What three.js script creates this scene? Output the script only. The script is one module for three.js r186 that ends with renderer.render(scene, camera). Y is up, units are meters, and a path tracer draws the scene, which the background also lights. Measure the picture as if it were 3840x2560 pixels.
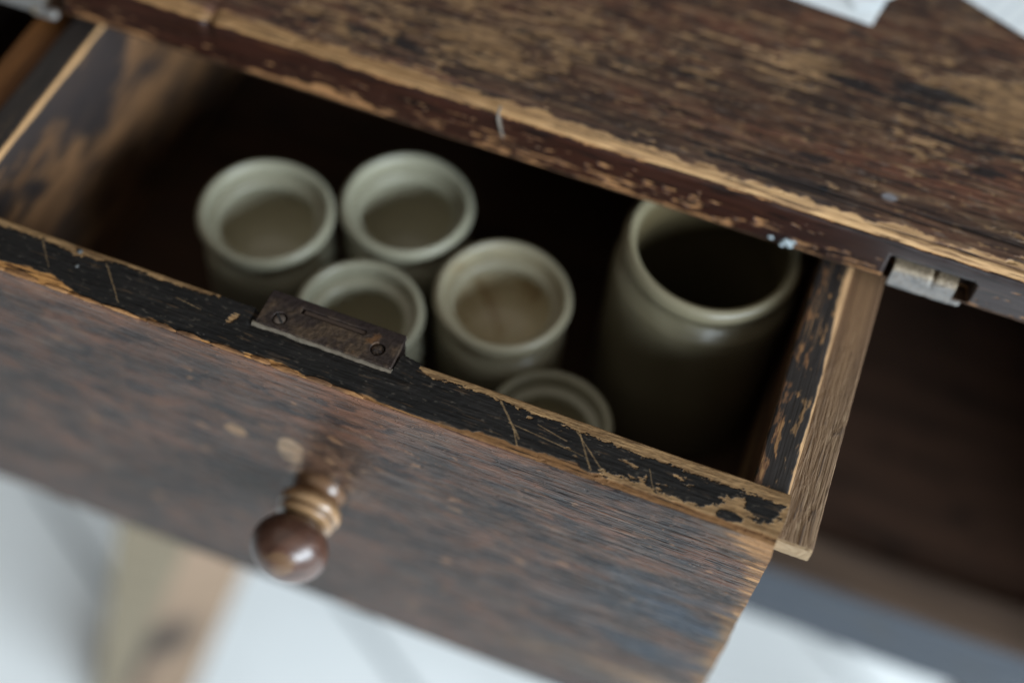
import * as THREE from 'three';
import { RoundedBoxGeometry } from 'three/addons/geometries/RoundedBoxGeometry.js';
import { mergeGeometries } from 'three/addons/utils/BufferGeometryUtils.js';
import { RectAreaLightUniformsLib } from 'three/addons/lights/RectAreaLightUniformsLib.js';

// ------------------------------------------------------------------ camera, light, exposure
const scene = new THREE.Scene();
const camera = new THREE.PerspectiveCamera(28.36, 1024 / 682, 0.02, 40);
camera.position.set(-0.0442, 0.42023, 0.2289);
camera.rotation.set(-0.97916, 0.2575, 0.11544, 'YXZ');
camera.focus = 0.490;
camera.userData.fStop = 1.85;

const renderer = new THREE.WebGLRenderer({ antialias: true });
renderer.toneMapping = THREE.LinearToneMapping;
renderer.toneMappingExposure = 1.0;
renderer.shadowMap.enabled = true;
RectAreaLightUniformsLib.init();
scene.background = new THREE.Color(0.055, 0.052, 0.047);      // the dim bounce light of the room
const windowLight = new THREE.RectAreaLight(new THREE.Color(0.78, 0.905, 1.0), 20, 2.1, 0.80);   // a tall window to the right
windowLight.position.set(1.32, 0.53, 0.92);
windowLight.lookAt(-0.15, 0, 0);
scene.add(windowLight);
const ceilingFill = new THREE.RectAreaLight(new THREE.Color(1.0, 0.95, 0.86), 0.38, 3.4, 3.0);   // added fill lamp, stands in for light off an unseen ceiling
ceilingFill.position.set(-0.2, 1.75, 0.1);
ceilingFill.lookAt(-0.2, 0, 0.1);
scene.add(ceilingFill);

// ------------------------------------------------------------------ helpers
const perm = new Uint8Array(512);
{ let s = 90217; const a = Array.from({ length: 256 }, (_, i) => i);
  const r = () => ((s = (Math.imul(s, 1664525) + 1013904223) >>> 0) / 4294967296);
  for (let i = 255; i > 0; i--) { const j = Math.floor(r() * (i + 1)); [a[i], a[j]] = [a[j], a[i]]; }
  for (let i = 0; i < 512; i++) perm[i] = a[i & 255]; }
function rng(seed) { let s = seed >>> 0; return () => { s = (s + 0x6d2b79f5) | 0; let t = Math.imul(s ^ (s >>> 15), 1 | s); t = (t + Math.imul(t ^ (t >>> 7), 61 | t)) ^ t; return ((t ^ (t >>> 14)) >>> 0) / 4294967296; }; }
const GX = new Float64Array(512), GY = new Float64Array(512);
{ const gx = [1, -1, 0.7, -0.7, 1, -1, 0.3, -0.3], gy = [0.3, -0.3, 0.7, 0.7, -0.5, 0.5, 1, -1]; for (let i = 0; i < 512; i++) { GX[i] = 1.35 * gx[perm[i] & 7]; GY[i] = 1.35 * gy[perm[i] & 7]; } }
function n2(x, y) {                                            // gradient noise, about -1..1
  let xi = x | 0, yi = y | 0; if (x < xi) xi--; if (y < yi) yi--;
  const xf = x - xi, yf = y - yi, X = xi & 255, Y = yi & 255, xm = xf - 1, ym = yf - 1;
  const u = xf * xf * xf * (xf * (xf * 6 - 15) + 10), v = yf * yf * yf * (yf * (yf * 6 - 15) + 10);
  const a = perm[X] + Y, b = perm[X + 1] + Y, a1 = (a + 1) & 511, b1 = (b + 1) & 511;
  const p = GX[a] * xf + GY[a] * yf, r = GX[a1] * xf + GY[a1] * ym;
  const p2 = p + u * (GX[b] * xm + GY[b] * yf - p), r2 = r + u * (GX[b1] * xm + GY[b1] * ym - r);
  return p2 + v * (r2 - p2);
}
function fb(x, y, o = 4) { let s = 0, a = 0.55, f = 1; for (let i = 0; i < o; i++) { s += a * n2(x * f + i * 17.3, y * f - i * 9.1); a *= 0.55; f *= 2.03; } return s; }
const clamp = (x, a = 0, b = 1) => (x < a ? a : x > b ? b : x);
const ss = (a, b, x) => { const t = clamp((x - a) / (b - a)); return t * t * (3 - 2 * t); };
const gs = (x, w) => { const t = (x * x) / (w * w); return t > 9 ? 0 : Math.exp(-t); };
const lerp = (a, b, t) => a + (b - a) * t;
const mix = (a, b, t) => { a[0] += (b[0] - a[0]) * t; a[1] += (b[1] - a[1]) * t; a[2] += (b[2] - a[2]) * t; return a; };
function segDist(x, y, s) {                                    // distance to the segment [x0, y0, x1, y1]
  const dx = s[2] - s[0], dy = s[3] - s[1], t = clamp(((x - s[0]) * dx + (y - s[1]) * dy) / (dx * dx + dy * dy));
  return Math.hypot(x - s[0] - dx * t, y - s[1] - dy * t);
}
// fn(x, y, out) in metres fills out = [r, g, b (sRGB 0..255), roughness 0..1, height 0..1]
function paint(w, h, x0, x1, y0, y1, fn, wrap = THREE.MirroredRepeatWrapping) {
  const c = new Uint8Array(w * h * 4), d = new Uint8Array(w * h * 4), o = [0, 0, 0, 0.6, 0.5];
  for (let j = 0, i = 0; j < h; j++) for (let k = 0; k < w; k++, i += 4) {
    fn(x0 + (x1 - x0) * (k + 0.5) / w, y0 + (y1 - y0) * (j + 0.5) / h, o);
    c[i] = clamp(o[0], 0, 255); c[i + 1] = clamp(o[1], 0, 255); c[i + 2] = clamp(o[2], 0, 255); c[i + 3] = 255;
    d[i] = clamp(o[4]) * 255; d[i + 1] = clamp(o[3]) * 255; d[i + 2] = 0; d[i + 3] = 255;
  }
  const tex = (a, srgb) => { const t = new THREE.DataTexture(a, w, h, THREE.RGBAFormat); t.wrapS = t.wrapT = wrap; t.magFilter = THREE.LinearFilter; t.minFilter = THREE.LinearFilter; if (srgb) t.colorSpace = THREE.SRGBColorSpace; t.needsUpdate = true; return t; };
  return { map: tex(c, true), data: tex(d, false), uv: (x, y) => [(x - x0) / (x1 - x0), (y - y0) / (y1 - y0)] };
}
const matOf = (t, bump, more = {}) => new THREE.MeshPhysicalMaterial({ map: t.map, roughnessMap: t.data, roughness: 1, bumpMap: t.data, bumpScale: bump, ...more });

// Rounded-rectangle section, s measured on the sharp rectangle from the lower front corner: up the front, back over the top, down the back, along the bottom.
// p = across (0 at front, w at back), q = up (0 at the bottom, h at the top). r = [front-bottom, front-top, back-top, back-bottom]
function section(w, h, r, step) {
  const out = [], arc = (cp, cq, a0, rr, s0) => { const n = Math.max(2, Math.min(9, Math.ceil(rr / 0.0004))); for (let i = 0; i <= n; i++) { const t = i / n, a = a0 - t * Math.PI / 2; out.push([cp + rr * Math.cos(a), cq + rr * Math.sin(a), s0 - rr + 2 * rr * t, Math.cos(a), Math.sin(a)]); } };
  const line = (p0, q0, p1, q1, s0, s1, np, nq) => { const L = Math.hypot(p1 - p0, q1 - q0), n = Math.max(1, Math.round(L / step)); for (let i = 1; i < n; i++) { const t = i / n; out.push([lerp(p0, p1, t), lerp(q0, q1, t), lerp(s0, s1, t), np, nq]); } };
  line(0, r[0], 0, h - r[1], r[0], h - r[1], -1, 0); out.unshift([0, r[0], r[0], -1, 0]);
  arc(r[1], h - r[1], Math.PI, r[1], h);
  line(r[1], h, w - r[2], h, h + r[1], h + w - r[2], 0, 1);
  arc(w - r[2], h - r[2], Math.PI / 2, r[2], h + w);
  line(w, h - r[2], w, r[3], h + w + r[2], 2 * h + w - r[3], 1, 0);
  arc(w - r[3], r[3], 0, r[3], 2 * h + w);
  line(w - r[3], 0, r[0], 0, 2 * h + w + r[3], 2 * h + 2 * w - r[0], 0, -1);
  arc(r[0], r[0], -Math.PI / 2, r[0], 2 * h + 2 * w);
  return out;
}
// A board swept along a from a0 to a1: place(a, p, q) gives the point; disp(a, s) moves the surface outwards; ends(a, s) shifts a.
function board({ a0, a1, da = 0.02, sec, place, disp, ends, uv }) {
  const n = Math.max(1, Math.round((a1 - a0) / da)), m = sec.length, pos = [], uvs = [], idx = [];
  const at = (i, k) => { let a = a0 + (a1 - a0) * i / n; const [p, q, s, np, nq] = sec[k], d = disp ? disp(a, s) : 0; if (ends) a += ends(a, s); return [place(a, p + np * d, q + nq * d), uv(a, s)]; };
  for (let i = 0; i <= n; i++) for (let k = 0; k < m; k++) { const [P, T] = at(i, k); pos.push(...P); uvs.push(...T); }
  for (let i = 0; i < n; i++) for (let k = 0; k < m - 1; k++) { const a = i * m + k, b = a + m; idx.push(a, a + 1, b, b, a + 1, b + 1); }
  for (const [i, f] of [[0, 1], [n, 0]]) {                     // the two ends, with edges of their own
    const o = pos.length / 3; let cx = 0, cy = 0, cz = 0;
    for (let k = 0; k < m; k++) { const [P, T] = at(i, k); pos.push(...P); uvs.push(...T); cx += P[0] / m; cy += P[1] / m; cz += P[2] / m; }
    pos.push(cx, cy, cz); uvs.push(...uv(a0 + (a1 - a0) * i / n, 0.5 * (sec[0][2] + 0.01)));
    for (let k = 0; k < m - 1; k++) f ? idx.push(o + m, o + k + 1, o + k) : idx.push(o + m, o + k, o + k + 1);
  }
  const g = new THREE.BufferGeometry();
  g.setAttribute('position', new THREE.Float32BufferAttribute(pos, 3)); g.setAttribute('uv', new THREE.Float32BufferAttribute(uvs, 2));
  const v = (k) => new THREE.Vector3(pos[3 * k], pos[3 * k + 1], pos[3 * k + 2]);      // faces must look outwards
  const c = new THREE.Vector3(); for (let k = 0; k < m; k++) c.addScaledVector(v(k), 1 / m);
  const k = 1, A = v(k), N = v(k + 1).sub(A).cross(v(k + m).sub(A));
  if (N.dot(A.clone().sub(c)) < 0) for (let i = 0; i < idx.length; i += 3) { const t = idx[i]; idx[i] = idx[i + 1]; idx[i + 1] = t; }
  g.setIndex(idx); g.computeVertexNormals();
  return g;
}
const alongX = (zFront, yLow) => (a, p, q) => [a, yLow + q, zFront - p];               // front faces the viewer
const alongZ = (xLeft, yLow) => (a, p, q) => [xLeft + p, yLow + q, a];                 // "front" is the left face
const counts = {};
function numbered(n) { const k = counts[n] = (counts[n] ?? -1) + 1; return k ? n + '_' + String(k).padStart(3, '0') : n; }
function mesh(name, geometry, material, parent) {
  const o = new THREE.Mesh(geometry, material); o.name = numbered(name); o.castShadow = o.receiveShadow = true; parent.add(o); return o;
}
function thing(name, label, category, [x, y, z] = [0, 0, 0], group) {
  const o = new THREE.Group(); o.name = numbered(name); o.position.set(x, y, z); o.userData = { label, category }; if (group) o.userData.group = group; scene.add(o); return o;
}

// ------------------------------------------------------------------ the floor (white boards)
const FLOOR = -0.72;
{
  const t = paint(512, 256, 0, 1.2, 0, 0.3, (x, y, o) => {
    const g = fb(x * 5, y * 90, 3), d = fb(x * 9 + 4, y * 14, 3);
    o[0] = 240 + g * 4 - Math.max(0, d) * 9; o[1] = 240 + g * 4 - Math.max(0, d) * 9; o[2] = 238 + g * 4 - Math.max(0, d) * 10; o[3] = 0.55; o[4] = 0.5 + g * 0.3;
  }, THREE.RepeatWrapping);
  const m = matOf(t, 0.0004);
  const floor = new THREE.Group(); floor.name = 'floor'; floor.userData = { kind: 'structure', label: 'white painted floor of wide boards under the table' }; floor.position.y = FLOOR; floor.rotation.y = -0.55; scene.add(floor);
  const W = 0.16, base = board({ a0: -3.2, a1: 3.2, da: 6.4, sec: section(6.4, 0.02, [0.001, 0.001, 0.001, 0.001], 7), place: alongX(3.2, -0.032), uv: (a, s) => [a / 1.2, s / 0.3] });
  mesh('subfloor', base, new THREE.MeshStandardMaterial({ color: 0x8d9296, roughness: 0.9 }), floor);
  const R = rng(5);
  for (let i = 0; i < 24; i++) {
    const z = 1.9 - i * W, off = R();
    const g = board({ a0: -2.2, a1: 2.2, da: 4.4, sec: section(W - 0.007, 0.012, [0.001, 0.0015, 0.0015, 0.001], 1), place: alongX(z, -0.012 + R() * 0.0006), uv: (a, s) => [a / 1.2 + off, s / 0.3 + off] });
    mesh('floor_board', g, m, floor);
  }
}

// ------------------------------------------------------------------ wood surfaces
const DARKBROWN = [72, 51, 42], REDBROWN = [88, 56, 44], BLACK = [34, 30, 31], GREY = [104, 92, 82], TAN = [152, 123, 86], PALE = [206, 168, 118];
// tabletop: s = 0 lower front edge, EDGE upper front edge, beyond it the top surface
const EDGE = 0.0243, ZT = -0.1258, YT = 0.003;
const wornTop = [[0.050, 0.085, 0.045, 0.020, 0.62], [0.030, 0.072, 0.03, 0.010, 0.20], [-0.043, 0.078, 0.012, 0.009, 0.55], [-0.195, 0.036, 0.05, 0.014, 0.42], [-0.165, 0.028, 0.03, 0.010, 0.30], [-0.150, 0.06, 0.07, 0.018, 0.34], [0.004, 0.052, 0.03, 0.008, 0.30], [-0.25, 0.02, 0.06, 0.010, 0.30], [0.12, 0.13, 0.10, 0.03, 0.35], [-0.09, 0.055, 0.04, 0.015, 0.16], [-0.03, 0.09, 0.10, 0.015, 0.18], [0.0, 0.045, 0.03, 0.006, 0.2]];
const blackTop = [[0.0057, 0.0825, 0.017, 0.0040, 1.0], [0.002, 0.074, 0.026, 0.0028, 0.55], [-0.028, 0.074, 0.010, 0.003, 0.5], [-0.208, 0.018, 0.03, 0.005, 0.4], [-0.10, 0.05, 0.05, 0.004, 0.3], [0.03, 0.06, 0.03, 0.005, 0.45], [-0.055, 0.014, 0.03, 0.004, 0.45], [0.06, 0.05, 0.05, 0.004, 0.35]];
const topTex = paint(1800, 780, -0.37, 0.22, -0.012, 0.253, (x, s, o) => {
  const fine = fb(x * 90, s * 1000, 3), strk = fb(x * 9 + 7, s * 470, 4), rag = fb(x * 150, s * 420 + 3, 4);
  if (s < EDGE - 0.0006) {                                     // the front edge and, below zero, the underside
    const v = fb(x * 25, s * 260, 4);
    o[0] = 47 + v * 15; o[1] = 26 + v * 8; o[2] = 19 + v * 6;
    mix(o, [37, 30, 30], 0.8 * ss(-0.06, 0.03, x));
    mix(o, [18, 13, 12], ss(0.1, 0.5, fb(x * 40 + 9, s * 300, 4)) * 0.7);
    mix(o, [84, 50, 30], ss(0.2, 0.5, fb(x * 30 + 21, s * 520, 4)) * 0.45 * (1 - ss(-0.06, 0.03, x)));
    let h = 0.6 + v * 0.08, rough = 0.36 + 0.12 * fb(x * 60, s * 200, 3);
    const mid = gs((x + 0.12) / 0.11, 1);
    // bare wood low on the edge, short dashes above it, ragged upper border
    const low = ss(-0.0003, 0.0004, 0.0012 + 0.0052 * gs((x + 0.235) / 0.03, 1) + 0.0030 * ss(-0.05, 0.3, fb(x * 28, 5.5, 2)) + 0.0022 * fb(x * 75, 2.2, 3) + 0.0018 * rag - s);
    const chip = ss(0.0, 0.06, 0.62 * fb(x * 62 + 31, s * 430, 3) + 0.34 * fb(x * 170, s * 900, 3) - 0.20 + 0.13 * mid - 15 * Math.max(0, s - 0.0085)) * ss(0.020, 0.015, s);
    const up = ss(-0.0002, 0.0003, s - (EDGE - 0.0014 + 0.0020 * fb(x * 32, 8.1, 3) + 0.0014 * fb(x * 130, 1.1, 3) + 0.0012 * rag));
    const bare = clamp(Math.max(low, chip, up));
    mix(o, [22, 12, 9], clamp(ss(-0.0012, 0.0002, s - (EDGE - 0.0014 + 0.0020 * fb(x * 32, 8.1, 3) + 0.0014 * fb(x * 130, 1.1, 3)))) * 0.5);
    mix(o, [158 + fine * 34 + strk * 20, 112 + fine * 28 + strk * 17, 70 + fine * 22 + strk * 12], bare * 0.92);
    h -= bare * 0.35; rough = lerp(rough, 0.75, bare);
    const crack = segDist(x, s, [-0.1537, 0.0225, -0.1515, 0.012]); mix(o, [120, 108, 96], ss(0.0009, 0.0004, crack + 0.0003 * rag));
    const stain = gs(Math.hypot((x + 0.0345) / 1.6, s - 0.003), 0.0048); mix(o, [26, 21, 22], stain * 0.85);
    const shine = ss(-0.01, 0.04, x) * ss(0.1, 0.45, fb(x * 34 + 5, s * 240, 4)); mix(o, [92, 72, 60], shine * 0.4);
    if (s < -0.001) mix(o, [52, 36, 26], 0.8);
    o[3] = rough; o[4] = h; return;
  }
  const d = s - EDGE;                                          // metres behind the front edge
  const wx = x + 0.003 * fb(x * 70 + 9, s * 160, 2);
  let m = 0.42 * fb(wx * 28, s * 105, 4) + 0.56 * fb(wx * 68 + 5, s * 270, 4) + 0.36 * fb(wx * 170 + 2, s * 600, 3) + 0.34 * strk - 0.34;
  for (const [cx, cd, rx, rz, a] of wornTop) m += a * gs(Math.hypot((x - cx) / rx, (d - cd) / rz), 1);
  let k = 0.40 * fb(x * 20 + 40, s * 110, 4) + 0.62 * fb(x * 48, s * 300, 4) - 0.27;
  for (const [cx, cd, rx, rz, a] of blackTop) k += a * gs(Math.hypot((x - cx) / rx, (d - cd) / rz), 1);
  const big = fb(x * 9 + 3, s * 40, 3), med = fb(x * 38 + 60, s * 200, 5);
  o[0] = 78; o[1] = 54; o[2] = 41;
  mix(o, [92, 58, 43], ss(-0.1, 0.45, big)); mix(o, [60, 45, 37], ss(0.0, 0.5, -big));
  mix(o, [116, 92, 70], ss(0.02, 0.34, med) * 0.6); mix(o, [48, 35, 30], ss(0.02, 0.34, -med) * 0.75);
  o[0] += strk * 34 + fine * 16; o[1] += strk * 26 + fine * 13; o[2] += strk * 21 + fine * 11;
  const worn = ss(0.0, 0.09, m), dark = ss(0.0, 0.14, k);
  const tone = fb(x * 24, s * 150, 4), residue = ss(0.08, 0.25, fb(x * 130 + 50, s * 380, 4));
  const tan = [134 + tone * 40 + strk * 44 + fine * 22, 103 + tone * 35 + strk * 38 + fine * 19, 71 + tone * 27 + strk * 30 + fine * 15];
  mix(tan, [92, 70, 52], residue * 0.55);
  mix(o, tan, worn * 0.92);
  mix(o, [112, 101, 92], ss(0.22, 0.42, fb(x * 110 + 77, s * 330, 4)) * 0.42 * (1 - worn));
  mix(o, [31, 27, 28], dark * 0.88 * (1 - 0.55 * worn * (k < 0.35 ? 1 : 0)));
  const crackl = ss(0.20, 0.32, fb(x * 16 + 13, s * 560, 3)), fleck = ss(0.28, 0.36, fb(x * 120 + 61, s * 430, 3));
  mix(o, [150, 118, 82], fleck * 0.55 * (1 - dark)); mix(o, [36, 27, 24], ss(0.28, 0.36, fb(x * 100 + 161, s * 470, 3)) * 0.55); mix(o, [34, 25, 22], crackl * 0.6);
  let h = 0.62 - worn * 0.28 + strk * 0.12 + fine * 0.07 - crackl * 0.15, rough = 0.55 + 0.16 * worn + 0.08 * big;
  // the bare band along the front edge, split by dark grain lines
  const wv = 0.0079 + 0.0030 * fb(x * 16 + 3, 1.5, 4) + 0.0022 * fb(x * 60, 7.7, 3) + 0.0026 * rag, band = ss(0.0007, -0.0006, d - wv);
  const pal = ss(-0.26, -0.02, x), lines = fb(x * 7, s * 620 + 60, 3), l2 = fb(x * 14 + 30, s * 700, 3);
  const bc = [lerp(146, 192, pal) + fine * 28 + lines * 38, lerp(110, 152, pal) + fine * 25 + lines * 35, lerp(70, 106, pal) + fine * 18 + lines * 27];
  mix(bc, [104, 76, 50], ss(0.05, 0.38, fb(x * 45 + 8, s * 240, 4)) * 0.6);
  mix(bc, [66, 42, 26], ss(0.24, 0.40, lines + 0.25 * fb(x * 60, s * 300, 2)) * 0.8);
  mix(bc, [30, 20, 15], ss(0.30, 0.38, l2) * 0.9);
  mix(o, bc, band * lerp(0.86, 0.96, ss(0.004, 0.0, d)));
  h -= band * (0.14 + 0.2 * ss(0.25, 0.5, lines) + 0.25 * ss(0.30, 0.38, l2)); rough = lerp(rough, 0.7, band);
  const ck = ss(0.15, 0.35, fb(x * 14 + 2, s * 640, 3) + 0.1) * gs((d - 0.0135) / 0.0045, 1) * ss(-0.10, -0.03, x); mix(o, [24, 18, 18], ck * 0.85); h -= ck * 0.2;
  const nick = ss(0.0016, 0.0006, Math.hypot((x + 0.0245) * 0.7, (d - 0.0135) * 0.6) + 0.0004 * rag); mix(o, [22, 20, 22], nick * 0.9);
  const drop = ss(0.0028, 0.0014, Math.hypot((x - 0.0005) * 0.7, d - 0.020) + 0.0008 * rag); mix(o, [150, 156, 166], drop * 0.6);
  o[3] = rough; o[4] = h;
});
const topMat = matOf(topTex, 0.0018, { specularIntensity: 0.7 });

// drawer front: s = 0 at the bottom, HF at the front top edge, then TF of black top, then the inside
const HF = 0.2097, TF = 0.022;
const scratches = [[-0.1110, 0.0182, -0.0995, 0.0060, 0.00050], [-0.0812, 0.0185, -0.0715, 0.0036, 0.00045], [-0.0830, 0.0185, -0.0669, 0.0045, 0.00035], [-0.1031, 0.0095, -0.0985, 0.0025, 0.00040], [-0.1050, 0.0108, -0.0756, 0.0080, 0.00030], [-0.3030, 0.0229, -0.2902, 0.0079, 0.00030], [-0.2715, 0.0180, -0.2585, 0.0037, 0.00030], [-0.0520, 0.0120, -0.0480, 0.0040, 0.00025], [-0.0950, 0.0140, -0.0830, 0.0115, 0.0003], [-0.0400, 0.0185, -0.0340, 0.0170, 0.0002], [-0.2400, 0.0140, -0.2290, 0.0125, 0.0002]];
const blobsR = [[-0.0100, 0.0139, 0.0056, 0.0062], [-0.0300, 0.0160, 0.0105, 0.0046], [-0.0350, 0.0085, 0.0085, 0.0032], [-0.0212, 0.0046, 0.0042, 0.0016], [-0.0490, 0.0155, 0.0062, 0.0050], [-0.0460, 0.0090, 0.0060, 0.0040], [-0.0620, 0.0125, 0.0110, 0.0056]];
const frontTex = paint(2048, 1260, -0.352, 0.006, -0.004, 0.240, (x, s, o) => {
  const rag = fb(x * 240, s * 420, 4), fine = fb(x * 45, s * 700, 4), strk = fb(x * 8 + 3, s * 270, 4);
  if (s > HF - 0.0005) {
    const edge = 0.0009 + 0.0030 * Math.max(0, fb(x * 34, 3.7, 3) + 0.10) + 0.0016 * Math.max(0, fb(x * 120, 3.1, 3)) + 0.0026 * ss(-0.272, -0.290, x) + 0.0018 * ss(-0.14, -0.10, x);   // raw width of the splintered front edge
    const d = s - HF, b = TF - d;                              // from the front edge, from the back edge
    // black lacquer on the top, worn through towards the back edge and the right end
    let wB = 0.0008 + 0.0010 * fb(x * 30, 9.3, 3) + 0.0030 * ss(-0.262, -0.285, x) + 0.0024 * gs((x + 0.25) / 0.03, 1);
    wB += (0.0034 + 0.0016 * fb(x * 26, 4.4, 3)) * ss(-0.1455, -0.140, x) + 0.0014 * ss(-0.11, -0.06, x);
    if (x > -0.225 && x < -0.146) wB = 0.0002;
    let m = (wB - b) * 420 + 0.7 * fb(x * 150, s * 330, 4) + 0.6 * fb(x * 420, s * 1000, 3);            // > 0: bare
    let blk = -0.5;
    for (const [cx, cd, rx, rz] of blobsR) blk = Math.max(blk, 1 - Math.hypot((x - cx) / rx, (d - cd) / rz));
    const r2 = lerp(-2.5, 0.05, ss(-0.088, -0.060, x)) - 0.52 - blk * 2.1 + 1.1 * fb(x * 170 + 8, s * 300, 5) + 0.8 * fb(x * 450, s * 1000, 3);
    m = Math.max(m, r2 + 0.1);
    if (x > -0.10) m = Math.max(m, -0.25 + 1.5 * fb(x * 95 + 70, s * 300, 5) - 0.3);
    let bare = ss(-0.05, 0.16, m); bare *= 0.82 + 0.18 * ss(-0.3, 0.2, fb(x * 300, s * 1900, 2));
    const patch = ss(0.00, 0.25, 0.62 - Math.hypot((x + 0.2165 + (d - 0.013) * -0.28) / 0.0028, (d - 0.0135) / 0.0048) + 0.5 * fb(x * 500, s * 1700, 3)); bare = Math.max(bare, patch);
    const front = ss(0.0005, -0.0005, d - edge - 0.0005 * rag);
    const speck = ss(0.46, 0.56, fb(x * 420 + 5, s * 420, 2)), dust = fb(x * 40, s * 120, 4);
    const wood = [152 + fine * 46 + strk * 26, 118 + fine * 40 + strk * 22, 80 + fine * 30 + strk * 16]; mix(wood, [82, 60, 40], ss(0.12, 0.4, fb(x * 40, s * 700, 3)) * 0.6);
    mix(wood, [112, 82, 52], ss(0.05, 0.55, fb(x * 45 + 20, s * 300, 3)) * 0.7);
    o[0] = 24 + dust * 10 + fine * 12; o[1] = 21.5 + dust * 9 + fine * 11; o[2] = 20 + dust * 8 + fine * 10; mix(o, [90, 84, 76], speck * 0.45 * (1 - bare)); mix(o, [84, 76, 66], ss(0.26, 0.46, fb(x * 260 + 44, s * 700, 3)) * 0.55); mix(o, [92, 68, 46], ss(0.30, 0.44, fb(x * 60 + 17, s * 900, 4)) * 0.5); mix(o, [58, 46, 36], ss(0.25, 0.6, fb(x * 80 + 4, s * 260, 4)) * 0.6);
    mix(o, wood, bare * 0.92);
    for (const q of scratches) { const e = segDist(x + 0.0004 * fb(x * 260, s * 260, 3), d, [q[0], q[1], q[2], q[3]]) + 0.00022 * fb(x * 900, s * 900, 2); mix(o, [132, 106, 74], ss(q[4] * 1.25, q[4] * 0.35, e) * (0.45 + 0.5 * clamp(0.5 + fb(x * 200, s * 200, 2)))); }
    const raw = [164 + fine * 44, 116 + fine * 38, 66 + fine * 26]; mix(raw, [64, 38, 20], ss(0.05, 0.4, fb(x * 110, s * 1500, 3)) * 0.85); mix(raw, [92, 64, 40], 0.75 * ss(-0.19, -0.13, x)); mix(raw, [24, 16, 12], 0.8 * ss(0.18, 0.36, fb(x * 46 + 7, s * 1300, 2)));
    mix(o, raw, front);
    o[3] = lerp(lerp(0.66, 0.75, bare), 0.78, front) + dust * 0.08; o[4] = 0.62 - bare * 0.18 + fine * 0.10 + rag * 0.05 - front * (0.2 + 0.2 * fine) + dust * 0.06;
    if (s > HF + TF - 0.0006) { mix(o, [52, 36, 26], ss(HF + TF - 0.0006, HF + TF + 0.002, s)); }
    return;
  }
  const u = HF - s;                                            // metres below the top edge
  const big = fb(x * 10 + 11, s * 26, 3), med = fb(x * 34, s * 84, 4), sm = fb(x * 95 + 7, s * 240, 5), rt = ss(-0.16, -0.06, x);
  o[0] = 68; o[1] = 49; o[2] = 40;
  mix(o, [46, 38, 35], ss(-0.15, 0.40, big * 0.6 + med * 0.8));
  mix(o, [97, 62, 46], ss(0.04, 0.36, -big * 0.5 - med * 0.6 + 0.55 * sm) * 0.48);
  mix(o, [104, 72, 53], ss(0.16, 0.36, fb(x * 70 + 20, s * 200, 5)) * 0.4);
  mix(o, [29, 26, 28], ss(0.12, 0.28, fb(x * 45 + 60, s * 150, 5)) * 0.7); mix(o, [84, 74, 66], ss(0.18, 0.4, fb(x * 26 + 16, s * 130, 5)) * 0.4); mix(o, [24, 20, 20], ss(0.30, 0.42, fb(x * 11 + 33, s * 330, 3)) * 0.7);
  mix(o, [140, 102, 72], ss(0.40, 0.55, fb(x * 62 + 90, s * 95, 4) + 0.25 * sm) * 0.65);
  mix(o, [42, 52, 64], ss(-0.11, -0.02, x) * ss(0.01, 0.09, u) * ss(-0.3, 0.3, fb(x * 16 + 5, s * 60, 4) + 0.25 * med) * 0.85);  // bluish sheen of the bright floor, painted into the lower right
  if (u < 0.035) { const upper = gs(u / 0.011, 1) * ss(-0.06, -0.12, x) * (0.7 + 0.6 * fb(x * 22, s * 200, 3)); mix(o, [122 + strk * 26, 82 + strk * 20, 60 + strk * 15], clamp(upper) * 0.72); }
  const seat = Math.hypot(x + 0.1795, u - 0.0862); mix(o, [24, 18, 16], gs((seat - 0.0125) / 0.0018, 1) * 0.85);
  if (x > -0.235 && x < -0.12 && u > 0.02 && u < 0.12) {       // the rubbed patches over the knob
  const kp = (cx, cu, rx, ru) => ss(0.95, 0.7, Math.hypot((x - cx) / rx, (u - cu) / ru) + 0.35 * fb(x * 160, s * 160, 3));
  mix(o, [160, 134, 104], kp(-0.1905, 0.061, 0.0072, 0.0115) * 0.9); mix(o, [150, 118, 86], kp(-0.2150, 0.0605, 0.006, 0.005) * 0.75); mix(o, [150, 120, 92], kp(-0.1890, 0.079, 0.006, 0.006) * 0.75);
  const halo = gs(Math.hypot((x + 0.172) / 0.021, (u - 0.066) / 0.022), 1); mix(o, [96, 68, 50], halo * 0.7); mix(o, [30, 23, 21], halo * ss(0.0, 0.35, fb(x * 120 + 33, s * 240, 3)) * 0.9); mix(o, [142, 112, 84], halo * ss(0.18, 0.4, fb(x * 130 + 3, s * 260, 3)) * 0.8);
  }
  const pore = ss(0.16, 0.32, fb(x * 38 + 71, s * 430, 3)) * (0.35 + 0.65 * rt), wisp = ss(0.20, 0.36, fb(x * 46 + 12, s * 500, 3)) * (0.35 + 0.65 * rt), dot = ss(0.30, 0.40, fb(x * 330 + 4, s * 520, 3));
  mix(o, [25, 20, 19], pore * 0.55); mix(o, [128, 98, 76], wisp * 0.34); mix(o, [120, 84, 60], dot * ss(-0.1, 0.3, med) * 0.5);
  { const q = 1.3 + 0.7 * rt; o[0] += (strk * 10 + fine * 11) * q; o[1] += (strk * 8.5 + fine * 9.5) * q; o[2] += (strk * 8 + fine * 9) * q; }
  // bare, frayed wood at the right end and along the bottom
  let R = 0; if (x > -0.06) { const fr = 0.0040 + 0.006 * fb(3.3, s * 60, 3) + 0.016 * Math.max(0, fb(x * 6, s * 300, 3)) + 0.007 * gs((u - 0.004) / 0.010, 1); R = ss(0.004, -0.003, -0.001 - x - fr + 0.004 * rag); }
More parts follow.
